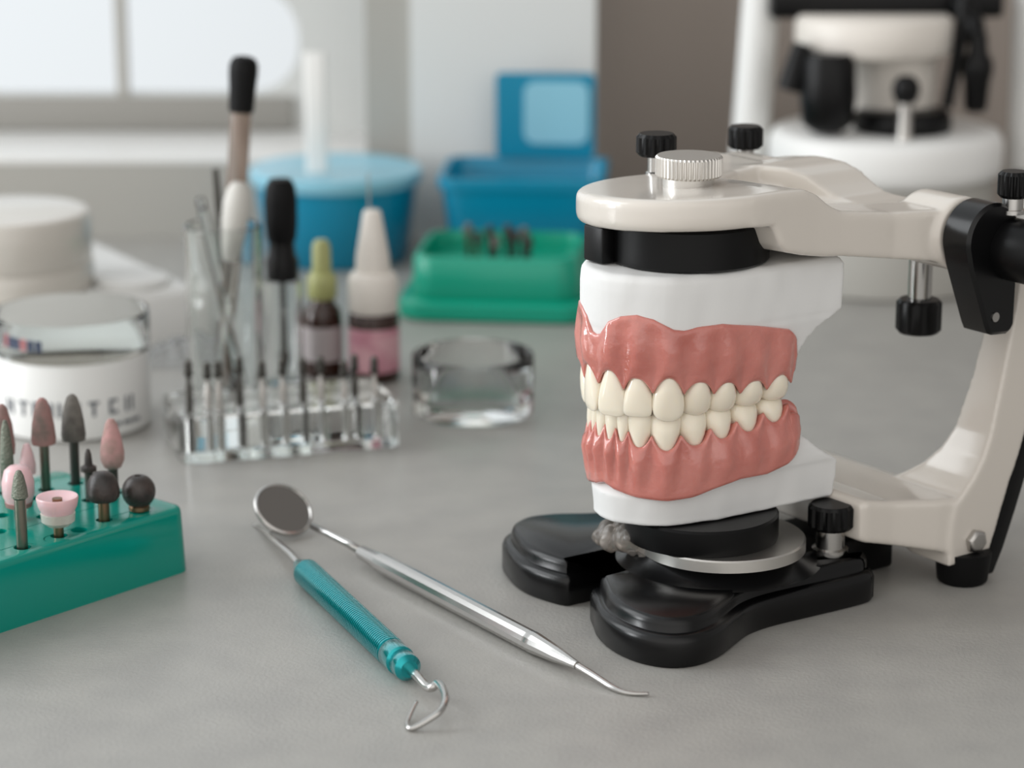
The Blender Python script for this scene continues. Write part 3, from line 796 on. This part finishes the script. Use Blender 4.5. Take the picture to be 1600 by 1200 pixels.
GD = hollow(MB(), 20.6, 20.5, 1.4, 5.0, lip=.6, n=80).build('glass_dish', M['dishglass'], sharp=60)
GD.location = (-13.2 * MM, 838 * MM, .15 * MM)
tag(GD, 'small round clear glass dish between the bottles and the articulator', 'glass dish')

# ---- printed pot, petri dish, jar and box at the left
PC = (-146, 824)
PT = thing('printed_pot', 'white round pot with dark printing under the glass petri dish', 'pot', (PC[0], PC[1], 0))
MB().lathe([(24.2, 0), (25.4, 1), (25.4, 24.5), (24.8, 25.6), (.1, 25.6)], n=64).build('pot_body', M['white'], PT, sharp=50)
mk = MB()
def strokes(a0, z0, pat, w=1.15, r=25.45):
    for (u0, v0, u1, v1) in pat:
        ring = []
        for rr in (r - .2, r + .12):
            ring.append([(rr * math.cos(math.radians(a0 + u * 2.4)), rr * math.sin(math.radians(a0 + u * 2.4)), z0 + v) for u, v in ((u0, v0), (u1, v0), (u1, v1), (u0, v1))])
        mk.loft(ring)
GL = [[(0, 0, 1, 5), (2.4, 0, 3.4, 5), (1, 2, 2.4, 3)], [(0, 4, 3.4, 5), (1.2, 0, 2.2, 4)], [(0, 0, 1, 5), (1, 0, 3, 1), (1, 4, 3, 5)], [(0, 0, 1, 5), (2.4, 0, 3.4, 5)]]
for k, a in enumerate((-138, -124, -112, -98, -84, -70, -54, -40)):
    strokes(a, 8.5, GL[k % 4])
for k, a in enumerate((-52, -42, -33)):
    strokes(a, 4.2, [(0, 0, 3.2, 1.2)])
mk.build('printing', M['ink'], PT)
PD = thing('petri_dish', 'shallow clear glass petri dish standing on the printed white pot', 'glass dish', (PC[0], PC[1], 25.75))
hollow(MB(), 25.8, 13, .9, 1.2, n=80, lip=.4).build('glass_body', M['thin'], PD, sharp=60)
cs = MB(); cs2 = MB()
for k, a in enumerate(range(-158, -102, 7)):
    for mbx, lo in (((cs2, 0) if k % 3 == 2 else (cs, 0)),):
        ring = []
        for rr in (23.4, 24.0):
            ring.append([(rr * math.cos(math.radians(a + u)), rr * math.sin(math.radians(a + u)), 4 + v) for u, v in ((0, 0), (5, 0), (5, 3.6), (0, 3.6))])
        mbx.loft(ring)
cs.build('colour_strip', M['navy'], PD); cs2.build('colour_strip', M['rose'], PD)

JR = thing('lidded_jar', 'round white jar with a flat screw lid at the left edge', 'jar', (-189.5, 938, 21.05))
MB().lathe([(31.6, 0), (32.6, 1), (32.6, 9), (31.6, 10), (31, 10.4)], n=72).build('jar_body', M['jar'], JR, sharp=50)
MB().lathe([(31.8, 10), (32.2, 10.6), (32.2, 27.6), (31.4, 28.8), (29.5, 29.2), (.1, 29.2)], n=72).build('screw_lid', M['jar'], JR, sharp=60)

BXc = Vector((-115.5, 936.5)); BXd = (Vector((-182, 1046)) - BXc).normalized()
ba = math.atan2(BXd.y, BXd.x)
BO = thing('storage_box', 'low white plastic box stretching back behind the lidded jar', 'box', (BXc.x, BXc.y, 0), ba)
MB().prism(rrect(0, 0, 128, 95, 6, 6), [(0, 0), (0, 1), (0, 18.4), (1.2, 20)]).build('box_body', M['white'], BO, sharp=50)
MB().prism(rrect(3, 3, 125, 92, 5, 6), [(0, 19.8), (0, 20.6), (.6, 21)]).build('box_lid', M['white'], BO, sharp=50)
LD = MB().lathe([(13.4, 0), (14, .6), (14, 2.6), (13.2, 3.2), (.1, 3.2)], n=56).build('flat_lid', M['white'], sharp=50)
LD.location = (-143 * MM, 942 * MM, 21.05 * MM)
tag(LD, 'flat round white lid lying on the storage box right of the jar', 'lid')
# crumpled film
g = MB(); n1, n2 = 26, 20
rr2 = random.Random(3)
pts = []
for i in range(n1):
    for j in range(n2):
        a = i / (n1 - 1); b = j / (n2 - 1)
        h = 7 * math.sin(math.pi * a) * math.sin(math.pi * b) + rr2.uniform(0, 3.4) * (0 < i < n1 - 1 and 0 < j < n2 - 1)
        pts.append((-16 + 32 * a, -10 + 20 * b, .3 + h))
fs = [(i * n2 + j, (i + 1) * n2 + j, (i + 1) * n2 + j + 1, i * n2 + j + 1) for i in range(n1 - 1) for j in range(n2 - 1)]
fo = g.add(pts, fs).build('plastic_wrap', M['film'], sharp=20)
fo.location = (-119 * MM, 905 * MM, 0)
tag(fo, 'crumpled clear plastic wrap between the storage box and the beaker', 'plastic wrap')

# ---- blue tubs, white stick, green tray
TL = thing('blue_tub', 'round blue tub with pale lid behind the dropper bottles', 'tub', (-76, 1090, 0))
MB().lathe([(29, 0), (30.5, 1), (35, 34), (35.2, 35)], n=64).build('tub_body', M['blue'], TL, sharp=50)
MB().lathe([(36.6, 34), (37.2, 34.8), (37.2, 39), (36.2, 39.8), (33, 39.2), (.1, 39)], n=64).build('tub_lid', M['blue_lid'], TL, sharp=50)
TR = thing('blue_tub', 'open blue tub with its square lid standing upright at the back', 'tub', (5.5, 1094, 0), math.radians(-4))
def sq_ring(h0, h1, a, b, r, z): return [(x, y, z) for x, y in rrect(-a, -b, a, b, r, 6)]
MB().loft([sq_ring(0, 0, 29, 25, 8, 0), sq_ring(0, 0, 30, 26, 8, 1), sq_ring(0, 0, 34, 29, 8, 34), sq_ring(0, 0, 35.6, 30.6, 8, 34.3), sq_ring(0, 0, 35.6, 30.6, 8, 38.5), sq_ring(0, 0, 33.4, 28.4, 7, 38.7), sq_ring(0, 0, 32.6, 27.6, 7, 36), sq_ring(0, 0, 28.5, 24.5, 7, 3)]).build('tub_body', M['blue'], TR, sharp=50)
lid = MB()
lid.loft([[(x, y, z) for x, z in rrect(-14.5, 38.8, 29, 76, 2.5, 5)] for y in (26, 29)])
lo = lid.build('tub_lid', M['blue'], TR, sharp=50)
MB().loft([[(x, y, z) for x, z in rrect(-2, 45, 26.5, 72.5, 5, 5)] for y in (25.2, 26.2)]).build('lid_panel', M['blue_lid'], lo, sharp=50)
t, h = stick_thing('plastic_stirrer', 'white plastic stirrer standing upright in front of the window', 'stirrer', (-90.5, 1068, 43.8), (-91, 1070, 95))
t.location = (-83.0 * MM, 1078 * MM, 39.1 * MM)
MB().loft([[(x, y, z) for x, y in rrect(-4.6, -1.4, 4.6, 1.4, 1.3, 4)] for z in (0, h)]).build('blade', M['white'], t, bevel=.4)

GRt = thing('green_bur_box', 'open green plastic bur box in front of the blue tubs', 'bur holder', (-4, 1000, 0), math.radians(-6))
def rr_ring(a, b, r, z): return [(x, y, z) for x, y in rrect(-a, -b, a, b, r, 7)]
MB().loft([rr_ring(37, 33, 12, 0), rr_ring(38.5, 34.5, 12, 1.2), rr_ring(38.5, 34.5, 12, 6.5), rr_ring(37, 33, 12, 7.6), rr_ring(34.5, 30.5, 10, 8)]).build('box_base', M['green'], GRt, sharp=50)
MB().loft([rr_ring(33, 29, 10, 7.8), rr_ring(33.4, 29.4, 10, 9), rr_ring(32.6, 28.6, 10, 23.4), rr_ring(31.8, 27.8, 10, 24.4), rr_ring(30.4, 26.4, 9, 24.4), rr_ring(30, 26, 9, 22), rr_ring(29.6, 25.6, 9, 17)]).build('box_tray', M['green'], GRt, sharp=50)
for i, (dx, dy, hh) in enumerate(((-14, 4, 15), (-9.5, -2, 13), (-5.5, 5, 14), (-2, -4, 12), (2, 3, 15), (5.5, -3, 14), (8.5, 4, 14), (11, -4, 12))):
    ca, sa = math.cos(math.radians(-6)), math.sin(math.radians(-6))
    t = thing('box_bur', 'short dark bur standing in the open green box, %s from the left' % ORD[i], 'bur', (-4 + dx * ca - dy * sa, 1000 + dx * sa + dy * ca, 16.9), 0, 'burs in the green box')
    MB().lathe([(1.1, 0), (1.1, hh - 5)], n=12).build('shank', M['brass' if i < 2 else 'dark_steel'], t)
    MB().lathe([(1.0, hh - 5.4), (1.9, hh - 4.6), (1.7, hh - 1), (.7, hh)], n=14).build('head', M['stone_grey' if i % 3 == 0 else 'stone_dark'], t)

# ================================================================ bench device at the back right
DV = thing('dental_surveyor', 'white bench apparatus with round drum base and black knobs at the back right', 'lab apparatus', (154, 1046, 0), math.radians(3))
MB().lathe([(43, 0), (44.5, 1), (44.5, 44), (43, 46)], n=72).build('drum_base', M['grey_and_shade'], DV, sharp=50)
MB().lathe([(45, 45.5), (47.5, 47), (48, 51), (48, 59), (46, 63), (43, 64), (.1, 64)], n=72).build('drum_top', M['white'], DV, sharp=60)
MB().tube([(-56, 20, 0), (-53, 20, 60), (-47, 20, 175)], 7.8, 24).build('pillar', M['white'], DV, sharp=60)
MB().tube([(64, 18, 0), (64, 18, 60), (62, 18, 175)], 8.0, 24).build('pillar', M['white'], DV, sharp=60)
MB().box((-48, 4, 108), (48, 20, 120)).build('crossbar', M['blackp'], DV, bevel=2)
MB().lathe([(31, 95), (32, 96), (32, 108), (30, 110)], (-6, 4, 0), 56).build('head_drum', M['warmwhite'], DV, sharp=50)
MB().lathe([(17, 64), (17, 97)], (3, 4, 0), 48).build('head_column', M['warmwhite'], DV, sharp=50)
MB().lathe([(6, 65.5), (10.5, 69), (11.5, 80), (10.8, 94), (9, 97.5)], (-28, -20, 0), 32).build('lens_barrel', M['blackp'], DV, sharp=50)
MB().tube([(-38, -14, 100), (-41, -16, 90), (-43, -16, 82)], [4, 5, 5.5], 16).build('side_lever', M['blackp'], DV, sharp=50)
kk = MB().lathe([(.1, 78), (4, 79), (5.6, 83), (5.2, 87), (3, 89.5), (.1, 90)], (1, -32, 0), 24).build('focus_knob', M['blackp'], DV, sharp=60)
MB().lathe([(3.4, 64), (3, 67), (2.6, 79)], (1, -32, 0), 20).build('knob_stem', M['satin'], kk)
MB().lathe([(19, 64), (20, 65), (20, 70), (18, 72.5), (15, 73)], (5, -8, 0), 40).build('ring_stage', M['blackp'], DV, sharp=50)
MB().tube([(30, -2, 118), (28, -4, 96), (23, -8, 73)], [3.2, 3, 2.6], 14).build('bracket_arm', M['blackp'], DV, sharp=50)
MB().tube([(30, 4, 114), (34, -4, 106), (34, -10, 100)], [5, 4.5, 4], 14).build('bracket_arm', M['blackp'], DV, sharp=50)
MB().lathe([(3.5, 72), (4.8, 74), (5.4, 84), (6.6, 89), (6.2, 93), (4.2, 96), (3.4, 104)], (34, -12, 0), 24).build('hanging_knob', M['blackp'], DV, sharp=50)
MB().lathe([(4, 0), (5, 1), (5, 7), (3, 9)], (53, -18, 39), 20).build('base_knob', M['rubber'], DV, sharp=50)
